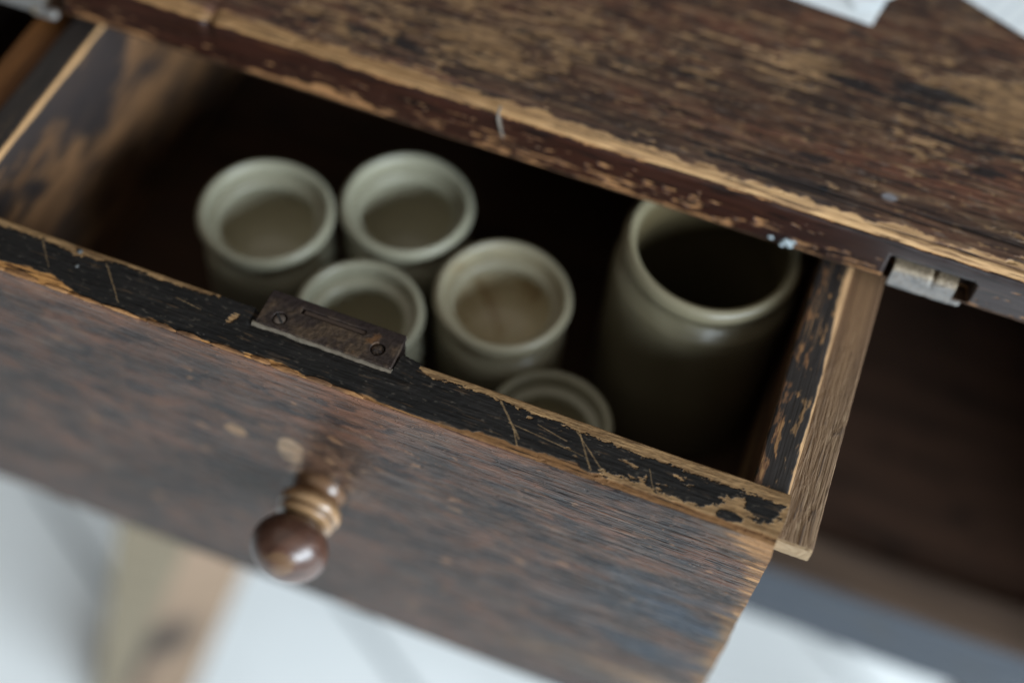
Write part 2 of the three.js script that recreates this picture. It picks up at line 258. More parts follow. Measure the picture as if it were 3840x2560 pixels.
  mix(o, [172 + strk * 60, 128 + strk * 50, 84 + strk * 36], R * (0.35 + 0.4 * ss(-0.25, 0.4, strk + fine * 0.6)));
  const corner = gs(Math.hypot((x + 0.006) / 0.014, (u - 0.004) / 0.012), 1); mix(o, [150 + fine * 34, 108 + fine * 28, 68 + fine * 20], corner * 0.6);
  const low = gs((s - 0.045 - 0.1 * (x + 0.05)) / 0.011, 1) * ss(-0.12, -0.03, x) * ss(-0.1, 0.35, med + 0.3); mix(o, [158, 118, 80], low * 0.7);
  const bot = ss(0.007, 0.001, s + 0.003 * med); mix(o, [118, 92, 68], bot * 0.7);
  const lip = ss(0.0009, 0.0002, u + 0.0006 * rag); mix(o, [182 + fine * 30, 128 + fine * 26, 74 + fine * 20], lip * ss(-0.35, 0.2, fb(x * 40, 3.7, 4)) * 0.9);
  const pit = ss(0.47, 0.56, fb(x * 190 + 9, s * 420, 2)); mix(o, [26, 22, 22], pit * 0.6);
  o[3] = 0.36 + 0.12 * sm + 0.1 * big + 0.25 * R; o[4] = 0.55 + (strk * 0.16 + fine * 0.22) * (0.35 + rt) + sm * 0.12 - pore * 0.22 + dot * 0.08 - pit * 0.2 - R * 0.05 * (1 + strk);
});
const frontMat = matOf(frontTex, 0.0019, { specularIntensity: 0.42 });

// old dry boards: base colour streaked along x; used with its own tint for the inside parts, rail and legs
function oldWood(w, h, L, H, c0, c1, c2, rough, seed, extra) {
  return paint(w, h, 0, L, 0, H, (x, y, o) => {
    const a = fb(x * 7 + seed, y * 60, 4), b = fb(x * 25 + seed, y * 420, 4), c = fb(x * 18 + seed * 3, y * 45, 4);
    o[0] = c0[0]; o[1] = c0[1]; o[2] = c0[2]; mix(o, c1, ss(-0.15, 0.45, a + 0.5 * b)); mix(o, c2, ss(0.1, 0.5, c) * 0.75);
    o[0] += b * 14; o[1] += b * 11; o[2] += b * 9; o[3] = rough + 0.1 * c; o[4] = 0.5 + b * 0.3 + a * 0.1;
    if (extra) extra(x, y, o, a, b, c);
  });
}
const insideTex = oldWood(512, 256, 0.4, 0.2, [44, 31, 23], [58, 40, 28], [26, 20, 17], 0.75, 12);
const insideMat = matOf(insideTex, 0.0006, { specularIntensity: 0.2 });
const uvOf = (L, H, du = 0, dv = 0) => (a, s) => [a / L + du, s / H + dv];

// ------------------------------------------------------------------ the table
const table = thing('table', 'old dark wooden table with a worn paint-scuffed top and pale bare front edge', 'table');
{
  const notch = (x) => Math.max(ss(0.0080, 0.0086, x) * ss(0.0418, 0.0404, x), ss(-0.42, -0.419, x) * ss(-0.3515, -0.3522, x));
  const g = board({ a0: -0.65, a1: 0.265, da: 0.0011, sec: section(0.52, EDGE, [0.0022, 0.0042, 0.004, 0.004], 0.0016).filter((q, i, all) => q[2] < EDGE + 0.03 || q[2] > EDGE + 0.5 || i % 8 === 0), place: alongX(ZT, YT),
    disp: (x, s) => {
      let d = 0.0005 * fb(x * 7, s * 40, 3);
      d -= gs((s - EDGE - 0.002) / 0.0055, 1) * (0.0008 + 0.0011 * clamp(fb(x * 24, 2, 4) + 0.4)) + gs((s - EDGE) / 0.003, 1) * 0.0010 * Math.abs(fb(x * 80, s * 400, 3));
      d -= gs(s / 0.0022, 1) * (0.0013 * clamp(fb(x * 38, 5.5, 4) + 0.35)) + (s < 0.005 || s > 1 ? 0.0004 * Math.abs(fb(x * 120, s * 300, 2)) : 0);
      d -= gs((x + 0.282) / 0.0022, 1) * gs((s - EDGE) / 0.009, 1) * 0.0024;
      if (s > 0 && s < 0.0151) d -= 0.0075 * notch(x) * ss(0.0151, 0.0143, s);
      return d;
    }, uv: (a, s) => topTex.uv(a, s > 0.54 ? -0.004 : s) });
  mesh('tabletop', g, topMat, table);
  const railTex = oldWood(1024, 256, 0.5, 0.125, [25, 35, 48], [22, 31, 45], [38, 38, 41], 0.32, 31, (x, y, o, a, b) => { if (y > 0.0645) { o[0] = 66 + a * 24 + b * 12; o[1] = 50 + a * 20 + b * 10; o[2] = 38 + a * 16 + b * 8; o[3] = 0.8; } });  // the rail front's blue is reflected floor light put into its colour
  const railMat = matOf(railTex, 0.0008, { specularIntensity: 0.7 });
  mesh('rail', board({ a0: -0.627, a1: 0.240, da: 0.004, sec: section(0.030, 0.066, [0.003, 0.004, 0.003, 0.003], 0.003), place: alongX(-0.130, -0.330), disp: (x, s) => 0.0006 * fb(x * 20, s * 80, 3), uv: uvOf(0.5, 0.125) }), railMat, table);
  const shelfTex = oldWood(512, 256, 0.5, 0.25, [58, 41, 32], [46, 33, 26], [30, 22, 18], 0.95, 44);
  mesh('shelf', board({ a0: -0.60, a1: 0.219, da: 0.1, sec: section(0.455, 0.012, [0.001, 0.001, 0.001, 0.001], 0.1), place: alongX(-0.1605, -0.285), uv: uvOf(0.5, 0.25) }), matOf(shelfTex, 0.0006, { specularIntensity: 0.15 }), table);
  mesh('back_panel', board({ a0: -0.60, a1: 0.219, da: 0.2, sec: section(0.015, 0.33, [0.001, 0.001, 0.001, 0.001], 0.1), place: alongX(-0.62, -0.328), uv: uvOf(0.4, 0.2) }), insideMat, table);
  for (const [x0] of [[-0.625], [0.220]]) mesh('side_panel', board({ a0: -0.636, a1: -0.1285, da: 0.2, sec: section(0.018, 0.329, [0.002, 0.002, 0.002, 0.002], 0.1), place: alongZ(x0, -0.3275), uv: uvOf(0.4, 0.2) }), insideMat, table);
  // a splayed front leg, its front still painted olive, its side bare
  const legTex = oldWood(256, 512, 0.1, 0.45, [132, 109, 88], [142, 117, 95], [102, 82, 65], 0.6, 71, (x, y, o) => {
    const k = 1.2 * gs(Math.hypot((x - 0.030) / 0.024, (y - 0.135) / 0.026), 1) + 0.8 * gs(Math.hypot((x - 0.004) / 0.012, (y - 0.09) / 0.06), 1); mix(o, [40, 31, 25], clamp(k) * 0.95);
  });
  const oliveTex = oldWood(128, 256, 0.1, 0.45, [132, 119, 98], [124, 111, 91], [108, 97, 79], 0.6, 15);
  const legShape = (x, z, top, bottom) => {                    // corners front-left, front-right, back-right, back-left at both heights
    const up = (q) => new THREE.Vector3(q[0] + x, 0, q[1] + z), y1 = -0.286, P = [], U = [], I = [];
    const faces = [[0, 1, 1], [1, 2, 0], [2, 3, 0], [3, 0, 0]];
    const groups = [[], []];
    for (const [a, b, f] of faces) {
      const n = P.length / 3, rows = 12, cols = 4;
      for (let j = 0; j <= rows; j++) for (let i = 0; i <= cols; i++) { const t = j / rows, k = i / cols, A = up(bottom[a]).lerp(up(top[a]), t), B = up(bottom[b]).lerp(up(top[b]), t), Q = A.lerp(B, k); P.push(Q.x, lerp(FLOOR, y1, t), Q.z); U.push(k * 0.9, t); }
      for (let j = 0; j < rows; j++) for (let i = 0; i < cols; i++) { const k = n + j * (cols + 1) + i; groups[f].push(k, k + 1, k + cols + 1, k + 1, k + cols + 2, k + cols + 1); }
    }
    const g = new THREE.BufferGeometry(); g.setAttribute('position', new THREE.Float32BufferAttribute(P, 3)); g.setAttribute('uv', new THREE.Float32BufferAttribute(U, 2));
    g.setIndex([...groups[0], ...groups[1]]); g.addGroup(0, groups[0].length, 0); g.addGroup(groups[0].length, groups[1].length, 1); g.computeVertexNormals(); return g;
  };
  const legMats = [matOf(legTex, 0.0006), matOf(oliveTex, 0.0005)];
  const l1 = mesh('leg', legShape(0, 0, [[-0.366, -0.115], [-0.296, -0.120], [-0.262, -0.175], [-0.332, -0.170]], [[-0.4344, -0.022], [-0.4195, -0.028], [-0.3660, -0.052], [-0.392, -0.060]]), legMats, table);
  l1.userData.label = 'splayed front leg with olive front and bare tan side';
  for (const [x, z] of [[0.525, 0], [0.525, -0.40], [-0.265, -0.40]]) mesh('leg', legShape(x, z, [[-0.366, -0.135], [-0.306, -0.140], [-0.302, -0.20], [-0.362, -0.20]], [[-0.330, -0.10], [-0.290, -0.10], [-0.290, -0.14], [-0.330, -0.14]]), legMats, table);
  // flattened metal hinges let into notches of the lower edge
  const tinTex = paint(256, 128, 0, 0.03, 0, 0.015, (x, y, o) => { const a = fb(x * 160, y * 260, 4), b = fb(x * 700, y * 700, 3); o[0] = 112 + a * 34 + b * 14; o[1] = 108 + a * 30 + b * 14; o[2] = 104 + a * 26 + b * 12; mix(o, [134, 116, 92], ss(0.0085, 0.0115, y + 0.0012 * a) * 0.8); mix(o, [88, 72, 58], ss(0.1, 0.4, b) * 0.5); mix(o, [60, 50, 44], ss(0.25, 0.5, a) * 0.7); o[3] = 0.5 + 0.15 * a; o[4] = 0.5 + b * 0.3 + a * 0.2; });
  const tin = matOf(tinTex, 0.0005, { metalness: 0.12 });
  const hinge = (x0, x1, yLow) => {
    const g = board({ a0: x0, a1: x1, da: 0.0006, sec: section(0.0062, 0.0118, [0.0008, 0.0022, 0.001, 0.001], 0.0008), place: alongX(ZT + 0.0004, yLow), disp: (x, s) => 0.00016 * fb(x * 300, s * 300, 3) - 0.0012 * gs((x - x0 - 0.0155) / 0.0007, 1) * ss(0.006, 0.010, s), uv: (a, s) => [(a - x0) / 0.03, s / 0.015] });
    return mesh('hinge', g, tin, table);
  };
  const h1 = hinge(0.0108, 0.0356, YT - 0.0018); h1.userData.label = 'flattened metal hinge in the notch right of the drawer';
  mesh('pin', new THREE.CapsuleGeometry(0.0013, 0.006, 6, 14).rotateZ(Math.PI / 2).translate(0.0355, YT - 0.0008, ZT - 0.0012), tin, h1);
  const h2 = hinge(-0.4150, -0.3630, YT - 0.0040); h2.userData.label = 'pale metal hinge at the far left of the edge';
  mesh('pin', new THREE.CapsuleGeometry(0.0024, 0.008, 8, 18).rotateZ(Math.PI / 2).translate(-0.3625, YT - 0.0022, ZT - 0.0004), tin, h2);
  // pale crumbs of old filler stuck to the lower edge
  const R = rng(77), filler = new THREE.MeshStandardMaterial({ color: 0x8f9799, roughness: 0.8 });
  const lump = (x, y, r) => { const g = new THREE.IcosahedronGeometry(r, 3), p = g.attributes.position; for (let i = 0; i < p.count; i++) { const k = 1 + 0.35 * n2(p.getX(i) * 900 + x * 999, p.getY(i) * 900 + p.getZ(i) * 700); p.setXYZ(i, p.getX(i) * k * 1.25, p.getY(i) * k, p.getZ(i) * k * 0.5); } g.computeVertexNormals(); return g.translate(x, y, ZT + 0.0002); };
  for (const [x, y, r] of [[-0.0310, 0.0072, 0.0015], [-0.0295, 0.0055, 0.0011], [-0.0325, 0.0048, 0.0010], [-0.0375, 0.0070, 0.0009], [-0.0285, 0.0084, 0.0008]]) mesh('filler_crumb', lump(x, y, r), filler, table);
  const wire = new THREE.TubeGeometry(new THREE.CatmullRomCurve3([[-0.1542, 0.0285, ZT - 0.003], [-0.1538, 0.0262, ZT + 0.0008], [-0.1527, 0.0215, ZT + 0.0011], [-0.1513, 0.0160, ZT + 0.0003]].map((q) => new THREE.Vector3(...q))), 24, 0.00055, 8);
  mesh('nail', wire, new THREE.MeshStandardMaterial({ color: 0x6d655c, roughness: 0.6, metalness: 0.4 }), table);
}

// ------------------------------------------------------------------ the drawer
const drawer = thing('drawer', 'open worn wooden drawer with black-topped front, iron lock plate and turned knob', 'drawer');
{
  const front = board({ a0: -0.3900, a1: -0.0005, da: 0.0007, sec: section(TF, HF, [0.004, 0.0011, 0.0012, 0.002], 0.0022).filter((q, i) => q[2] < HF + TF + 0.006 || i % 6 === 0), place: alongX(0, -HF),
    disp: (x, s) => {
      let d = 0.00035 * fb(x * 9, s * 30, 3);
      d -= gs((s - HF - 0.0006) / 0.0016, 1) * (0.0010 * clamp(fb(x * 42, 3.7, 4) + 0.3) + 0.0007 * Math.abs(fb(x * 160, s * 900, 3)));
      d -= gs((s - HF - TF) / 0.0016, 1) * (0.0005 * clamp(fb(x * 30, 9.3, 3) + 0.5));
      d -= ss(-0.2105, -0.2095, x) * ss(-0.1445, -0.1475, x) * ss(HF + 0.0128, HF + 0.0148, s) * ss(HF + 0.03, HF + 0.024, s) * 0.0012;
      d -= s < 0.008 ? 0.0012 * Math.abs(fb(x * 14, 4, 3)) * ss(0.008, 0, s) : 0;
      return d;
    },
    ends: (x, s) => (x > -0.02 ? -ss(-0.012, -0.0005, x) * (0.0006 + 0.0010 * clamp(0.5 + fb(2.5, s * 30, 3)) + 0.0006 * Math.abs(fb(9.5, s * 420, 3)) + 0.0012 * gs((s - HF) / 0.006, 1)) : 0),
    uv: (a, s) => frontTex.uv(a, s > 0.2385 ? 0.2365 : s) });
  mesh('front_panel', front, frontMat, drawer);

  // splinters lifting along the front edge
  {
    const R = rng(311), spMat = matOf(oldWood(256, 64, 0.03, 0.006, [124, 84, 46], [146, 104, 62], [58, 37, 22], 0.85, 66), 0.0006);
    for (const [x, len, wd] of [[-0.322, 0.013, 2.4], [-0.309, 0.009, 1.6], [-0.2985, 0.016, 2.6], [-0.2830, 0.010, 1.6], [-0.2700, 0.013, 1.4], [-0.2555, 0.015, 1.2], [-0.2390, 0.012, 1.3], [-0.2275, 0.010, 1.5], [-0.2120, 0.014, 1.5], [-0.1985, 0.008, 1.9], [-0.1885, 0.012, 1.9], [-0.1750, 0.011, 1.7], [-0.1640, 0.013, 1.5]]) {
      const tilt = (R() - 0.5) * 0.16, w2 = wd * 0.001, ph = R() * 50, z0 = -0.0002 + R() * 0.0004, y0 = -0.0012 + R() * 0.0004;
      const g = board({ a0: x - len / 2, a1: x + len / 2, da: 0.0005, sec: section(w2, 0.0013, [0.0003, 0.0004, 0.0004, 0.0003], 0.0004),
        place: (a, P, q) => { const t = (a - x) / len * 2, taper = Math.sqrt(Math.max(0.02, 1 - t * t)); return [a, y0 + q * (0.55 + 0.45 * taper) + t * tilt * 0.0012, z0 - (w2 * (1 - taper) * 0.35 + P * taper)]; },
        disp: (a, q) => 0.00035 * fb(a * 260 + ph, q * 700, 3), uv: (a, q) => [(a - x) / 0.03 + ph, q / 0.006 + ph] });
      mesh('splinter', g, spMat, drawer);
    }
  }

  // sides: s runs up the left face, over the top and down the right face
  const HS = 0.134, YS = -0.136;
  const leftTex = paint(1024, 768, -0.44, -0.015, -0.005, 0.30, (z, s, o) => {
    const top = HS, a = fb(z * 8, s * 70, 4), b = fb(z * 26, s * 520, 4), c = fb(z * 22 + 3, s * 60 + 8, 4);
    if (s < top + 0.0118) {                                    // outer face and dark top
      o[0] = 38 + b * 12; o[1] = 31 + b * 9; o[2] = 27 + b * 8; mix(o, [96, 74, 50], ss(0.15, 0.4, fb(z * 90, s * 420, 4)) * ss(-0.10, -0.04, z)); o[3] = 0.6; o[4] = 0.5 + b * 0.2; return;
    }
    const d = s - top - 0.014;                                 // down the inner face
    o[0] = 116 + a * 46 + b * 20; o[1] = 84 + a * 35 + b * 16; o[2] = 57 + a * 24 + b * 12; mix(o, [66, 52, 44], ss(-0.1, 0.35, c) * 0.7); mix(o, [36, 28, 24], ss(0.12, 0.4, fb(z * 34 + 8, s * 260, 4)) * 0.6);
    const k = ss(0.0, 0.35, 0.62 - d * 15 + 0.9 * c + 0.25 * b); mix(o, [42, 36, 36], k * 0.85);
    const pale = ss(0.0012, -0.0006, Math.abs(d - 0.0002) - 0.0014 + 0.0008 * fb(z * 60, 2, 3)); mix(o, [178 + b * 24, 138 + b * 20, 94 + b * 16], pale);
    o[3] = 0.6; o[4] = 0.5 + b * 0.25 + a * 0.1;
  });
  mesh('side_panel', board({ a0: -0.42, a1: -0.0222, da: 0.004, sec: section(0.014, HS, [0.001, 0.0012, 0.0014, 0.001], 0.003), place: alongZ(-0.352, YS), disp: (z, s) => 0.0003 * fb(z * 30, s * 60, 3), uv: leftTex.uv }), matOf(leftTex, 0.0006), drawer);
  const rightTex = paint(1024, 400, -0.44, -0.015, HS - 0.02, HS + 0.035, (z, s, o) => {
    const d = s - HS, b = fb(z * 24, s * 900, 4), c = fb(z * 90, s * 330, 5);
    const nearF = ss(-0.17, -0.05, z);
    o[0] = 33 + b * 8; o[1] = 28 + b * 7; o[2] = 26 + b * 7;
    const brown = ss(0.0, 0.25, c * 1.2 + 0.5 * fb(z * 30 + 6, s * 120, 4) + (0.0050 - d) * 80 * (0.35 + 0.65 * nearF) - 0.12);
    mix(o, [98 + b * 34 + c * 20, 66 + b * 26 + c * 14, 42 + b * 18 + c * 9], brown * 0.9);
    mix(o, [140 + b * 30, 104 + b * 24, 66 + b * 16], ss(0.30, 0.5, c + 0.15 * nearF) * 0.7);
    const str = ss(0.2, 0.4, fb(z * 14 + 4, s * 1100, 3)) * ss(-0.06, -0.10, z); mix(o, [150, 110, 72], str * 0.8);
    const pale = ss(0.0005, -0.0005, 0.0136 - d - 0.0006 - 0.0018 * fb(z * 26, 3.5, 4) - 0.0010 * fb(z * 110, 2.5, 3) - 0.0016 * ss(-0.08, -0.12, z)); mix(o, [148 + b * 40 + c * 26, 114 + b * 34 + c * 20, 78 + b * 24 + c * 14], pale);
    o[3] = 0.5 + 0.15 * pale; o[4] = 0.55 + b * 0.2 - pale * 0.15 + c * 0.16;
  });
  mesh('side_panel', board({ a0: -0.42, a1: -0.0222, da: 0.0015, sec: section(0.0138, HS, [0.001, 0.0012, 0.0022, 0.001], 0.0016), place: alongZ(-0.0160, YS), disp: (z, s) => 0.00025 * fb(z * 30, s * 60, 3) - gs((s - HS - 0.0138) / 0.002, 1) * 0.0012 * clamp(fb(z * 32, 3.5, 4) + 0.3), uv: rightTex.uv }), matOf(rightTex, 0.0008), drawer);
  // runner strips on the outer sides, the right one dry and wrinkled towards its sawn end
  const runTex = paint(2048, 512, -0.44, 0.0, -0.002, 0.026, (z, s, o) => {
    const a = fb(z * 5, s * 420, 4), b = fb(z * 30, s * 1500, 4), wr = fb(z * 85 + 2 * fb(z * 40, s * 160, 2), s * 1000, 4), w = ss(-0.13, -0.05, z);
    o[0] = 108 + a * 34 + b * 14; o[1] = 80 + a * 29 + b * 12; o[2] = 54 + a * 22 + b * 9; mix(o, [102, 82, 62], w * 0.5);
    mix(o, [58, 42, 30], ss(0.2, 0.5, wr) * w * 0.75); mix(o, [168, 146, 116], ss(0.2, 0.5, -wr) * w * 0.45);
    mix(o, [150, 96, 50], ss(0.0185, 0.0205, s) * 0.8);
    o[3] = 0.72; o[4] = 0.5 + b * 0.10 + wr * 0.42 * w + a * 0.12;
  });
  const runnerMat = matOf(runTex, 0.0009);
  const runSec = section(0.0155, 0.0075, [0.0008, 0.0006, 0.0008, 0.0008], 0.0011);
  const endMat = matOf(oldWood(128, 128, 0.03, 0.03, [150, 126, 96], [130, 106, 78], [98, 76, 54], 0.8, 8), 0.0008);
  const r1 = mesh('runner', board({ a0: -0.42, a1: -0.0065, da: 0.0012, sec: runSec, place: alongZ(-0.0045, -0.0135), disp: (z, s) => 0.00022 * fb(z * 160, s * 500, 3) * ss(-0.14, -0.04, z), ends: (z, s) => (z > -0.03 ? -ss(-0.012, -0.0065, z) * 0.0009 * Math.abs(fb(s * 300, 2, 3)) : 0), uv: (a, s) => runTex.uv(a, clamp(s - 0.0075 + 0.003, 0, 0.024)) }), runnerMat, drawer);
  r1.userData.label = 'pale wrinkled runner strip on the right side';
  mesh('end_grain', board({ a0: -0.0068, a1: -0.0055, da: 0.0005, sec: section(0.0152, 0.0072, [0.0008, 0.0006, 0.0008, 0.0008], 0.001), place: alongZ(-0.00435, -0.01335), ends: (z, s) => 0.0004 * fb(s * 500, 3, 3), uv: uvOf(0.03, 0.03, 0, 0.2) }), endMat, r1);
  const orange = matOf(oldWood(256, 128, 0.4, 0.05, [96, 58, 20], [108, 66, 24], [80, 48, 18], 0.65, 4), 0.0004);
  const r2 = mesh('runner', board({ a0: -0.42, a1: -0.0065, da: 0.05, sec: runSec, place: alongZ(-0.3690, -0.0135), uv: uvOf(0.4, 0.05) }), orange, drawer);
  r2.userData.label = 'orange-brown runner strip on the left side';
  mesh('bottom_panel', board({ a0: -0.3380, a1: -0.0160, da: 0.1, sec: section(0.396, 0.008, [0.001, 0.001, 0.001, 0.001], 0.1), place: alongX(-0.0222, -0.133), uv: uvOf(0.4, 0.2) }), matOf(oldWood(512, 256, 0.4, 0.2, [66, 43, 25], [54, 35, 21], [38, 26, 17], 0.8, 23), 0.0006), drawer);
  mesh('back_panel', board({ a0: -0.3378, a1: -0.0162, da: 0.1, sec: section(0.012, 0.120, [0.001, 0.001, 0.001, 0.001], 0.05), place: alongX(-0.406, -0.1245), uv: uvOf(0.4, 0.2, 0.3, 0.4) }), insideMat, drawer);

  // iron lock plate let into the top, with its bolt slot and two screws
  const ironTex = paint(1024, 384, -0.002, 0.058, -0.002, 0.0205, (x, y, o) => {
    const a = fb(x * 60, y * 60, 4), b = fb(x * 500, y * 500, 4), c = fb(x * 140 + 9, y * 140, 4);
    const rust = ss(-0.15, 0.45, c * 0.8 + a * 0.5 + 0.35 * gs((x - 0.026) / 0.02, 1) * gs((y - 0.005) / 0.006, 1));
    o[0] = 50 + b * 16; o[1] = 40 + b * 13; o[2] = 36 + b * 12; mix(o, [84 + b * 40, 66 + b * 32, 48 + b * 22], rust * 0.7); mix(o, [118, 78, 44], ss(0.2, 0.6, c + 0.9 * gs(Math.hypot(x - 0.0445, y - 0.0095), 0.005) - 0.3) * 0.7);
    mix(o, [34, 24, 24], ss(0.0095, 0.015, y) * 0.6); o[3] = 0.50 + 0.15 * rust + b * 0.1; o[4] = 0.5 + b * 0.3 + c * 0.15;
  });
  const iron = matOf(ironTex, 0.0005, { metalness: 0.45 });
  const sh = new THREE.Shape(), L = 0.0548, D = 0.0158, r = 0.0008;
  sh.moveTo(r, 0); sh.lineTo(L - r, 0); sh.quadraticCurveTo(L, 0, L, r); sh.lineTo(L, D - r); sh.quadraticCurveTo(L, D, L - r, D); sh.lineTo(r, D); sh.quadraticCurveTo(0, D, 0, D - r); sh.lineTo(0, r); sh.quadraticCurveTo(0, 0, r, 0);
  const slot = new THREE.Path(), sx0 = 0.0140, sx1 = 0.0402, sy0 = 0.0098, sy1 = 0.0122;
  slot.moveTo(sx0, sy0); slot.lineTo(sx0, sy1); slot.lineTo(sx1 - 0.001, sy1); slot.quadraticCurveTo(sx1, sy1, sx1, sy1 - 0.0012); slot.quadraticCurveTo(sx1, sy0, sx1 - 0.001, sy0); slot.lineTo(sx0, sy0);
  sh.holes.push(slot);
  const holes = [[0.0080, 0.0045], [0.0470, 0.0062]];
  for (const [hx, hy] of holes) { const h = new THREE.Path(); h.absarc(hx, hy, 0.0028, 0, Math.PI * 2, true); sh.holes.push(h); }
  const pg = new THREE.ExtrudeGeometry(sh, { depth: 0.0016, bevelEnabled: true, bevelThickness: 0.00035, bevelSize: 0.00035, bevelOffset: -0.00035, bevelSegments: 3, curveSegments: 16 });
  { const p = pg.attributes.position, u = pg.attributes.uv; for (let i = 0; i < p.count; i++) u.setXY(i, (p.getX(i) + 0.002) / 0.06, (p.getY(i) + 0.002) / 0.0225); }
  pg.rotateX(-Math.PI / 2).rotateY(-0.004).translate(-0.2078, -0.0008, -0.0151);
  const plate = mesh('lock_plate', pg, iron, drawer); plate.userData.label = 'rusty iron lock plate on the drawer front';
  const wx = -0.2078, wz = -0.0151;
  const bolt = new RoundedBoxGeometry(sx1 - sx0 - 0.0012, 0.003, sy1 - sy0 - 0.0006, 2, 0.0003).translate(wx + (sx0 + sx1) / 2 + 0.0005, -0.0009, wz - (sy0 + sy1) / 2);
  const darkIron = new THREE.MeshStandardMaterial({ color: 0x4a3c34, roughness: 0.5, metalness: 0.5 });
  mesh('bolt', bolt, darkIron, plate);
  holes.forEach(([hx, hy], i) => {
    const g = new THREE.LatheGeometry([[0, 0.0010], [0.0014, 0.0009], [0.0022, 0.0006], [0.0026, 0.0001], [0.0026, -0.001]].map((q) => new THREE.Vector2(...q)), 28).translate(wx + hx, 0.00005 - i * 0.0004, wz - hy);
    const s = mesh('screw', g, i ? iron : new THREE.MeshStandardMaterial({ color: 0x685c54, roughness: 0.45, metalness: 0.6 }), plate);
    if (!i) mesh('screw_slot', new RoundedBoxGeometry(0.0044, 0.0005, 0.0009, 2, 0.0001).rotateY(-0.75).translate(wx + hx, 0.00102, wz - hy), new THREE.MeshStandardMaterial({ color: 0x15110f, roughness: 0.8 }), plate);
  });
  const body = new RoundedBoxGeometry(L - 0.001, 0.030, 0.0086, 3, 0.0006).translate(wx + L / 2, -0.0160, -0.02655);
  mesh('lock_body', body, iron, plate);
  // crushed pale fillet along the front of the plate
  const lipTex = oldWood(256, 64, 0.05, 0.012, [92, 82, 69], [74, 62, 50], [44, 35, 29], 0.8, 19);
  mesh('lock_bedding', board({ a0: wx - 0.001, a1: wx + L + 0.0005, da: 0.0005, sec: section(0.0018, 0.0018, [0.0005, 0.0008, 0.0005, 0.0005], 0.0004), place: alongX(wz + 0.0012, -0.0013), disp: (x, s) => 0.0007 * fb(x * 140, s * 300, 4), uv: uvOf(0.05, 0.012) }), matOf(lipTex, 0.0008), drawer);
  // the chiselled socket right of the plate
  mesh('socket_block', board({ a0: wx + L + 0.0004, a1: wx + L + 0.0085, da: 0.0004, sec: section(0.0098, 0.003, [0.0005, 0.0006, 0.0006, 0.0005], 0.0005), place: (a, p, q) => [a + p * 0.1, -0.0030 + q - (a + 0.1445) * -0.05, -0.0132 - p + (a + 0.15) * 0.2], disp: (x, s) => 0.0005 * Math.abs(fb(x * 90, s * 1500, 3)), uv: (a, s) => frontTex.uv(-0.25 + (a + 0.15), HF + 0.004 + s) }), frontMat, drawer);

  // turned knob
  const knobTex = paint(512, 256, 0, 1, 0, 1, (x, y, o) => {
    const t = x * Math.PI * 2, a = fb(Math.cos(t) * 1.6 + 5, Math.sin(t) * 1.6 + y * 3, 4), b = fb(Math.cos(t) * 3, Math.sin(t) * 3 + y * 22, 3);
    o[0] = 74 + a * 26; o[1] = 49 + a * 18; o[2] = 38 + a * 14; o[0] += b * 9; o[1] += b * 7; o[2] += b * 5;
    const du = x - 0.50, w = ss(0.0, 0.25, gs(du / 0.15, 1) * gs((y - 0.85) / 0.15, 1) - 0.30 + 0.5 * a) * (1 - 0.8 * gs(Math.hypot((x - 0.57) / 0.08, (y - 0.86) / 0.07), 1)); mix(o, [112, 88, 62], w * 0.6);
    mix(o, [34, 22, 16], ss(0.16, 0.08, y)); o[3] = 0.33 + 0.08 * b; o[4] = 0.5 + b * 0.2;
  });
  const knobMat = matOf(knobTex, 0.0003, { clearcoat: 0.35, clearcoatRoughness: 0.24 });
  const turned = (pts) => { const c = new THREE.SplineCurve(pts.map((q) => new THREE.Vector2(...q))); return new THREE.LatheGeometry(c.getPoints(90), 72).rotateX(Math.PI / 2); };
  const kx = -0.1795, ky = -0.0862;
  const ball = []; for (let i = 0; i <= 16; i++) { const t = -1.12 + (Math.PI / 2 + 1.12) * i / 16; ball.push([Math.max(0.00001, 0.0162 * Math.cos(t)), 0.0290 + 0.0136 * Math.sin(t)]); }
  const collar = mesh('knob', turned([[0.0075, 0.0150], [0.0070, 0.0165], ...ball]).translate(kx, ky, 0), knobMat, drawer);
  mesh('knob_collar', turned([[0.0120, -0.002], [0.0114, 0.0018], [0.0106, 0.0042], [0.0114, 0.0064], [0.0130, 0.0082], [0.0137, 0.0104], [0.0132, 0.0122], [0.0119, 0.0132], [0.0125, 0.0145], [0.0120, 0.0158], [0.0085, 0.0170]]).translate(kx, ky, 0), matOf(paint(256, 128, 0, 1, 0, 1, (x, y, o) => { const a = fb(x * 6, y * 8, 4); o[0] = 132 + a * 46; o[1] = 102 + a * 38; o[2] = 72 + a * 28; mix(o, [84, 58, 38], ss(0.42, 0.32, y) * 0.8); mix(o, [60, 42, 28], gs((y - 0.70) / 0.05, 1) * 0.6); o[3] = 0.3; o[4] = 0.5; }), 0.0002, { clearcoat: 0.4, clearcoatRoughness: 0.15 }), collar);
  // nails driven into the black top
  const nailMat = new THREE.MeshStandardMaterial({ color: 0x4d4d4c, roughness: 0.55, metalness: 0.4 });
  for (const [x, z, rr] of [[-0.2835, -0.0190, 0.0012], [-0.2810, -0.0125, 0.0009]]) mesh('nail_head', new THREE.SphereGeometry(rr, 16, 10).scale(1, 0.6, 1).translate(x, 0.0001, z), nailMat, drawer);
}

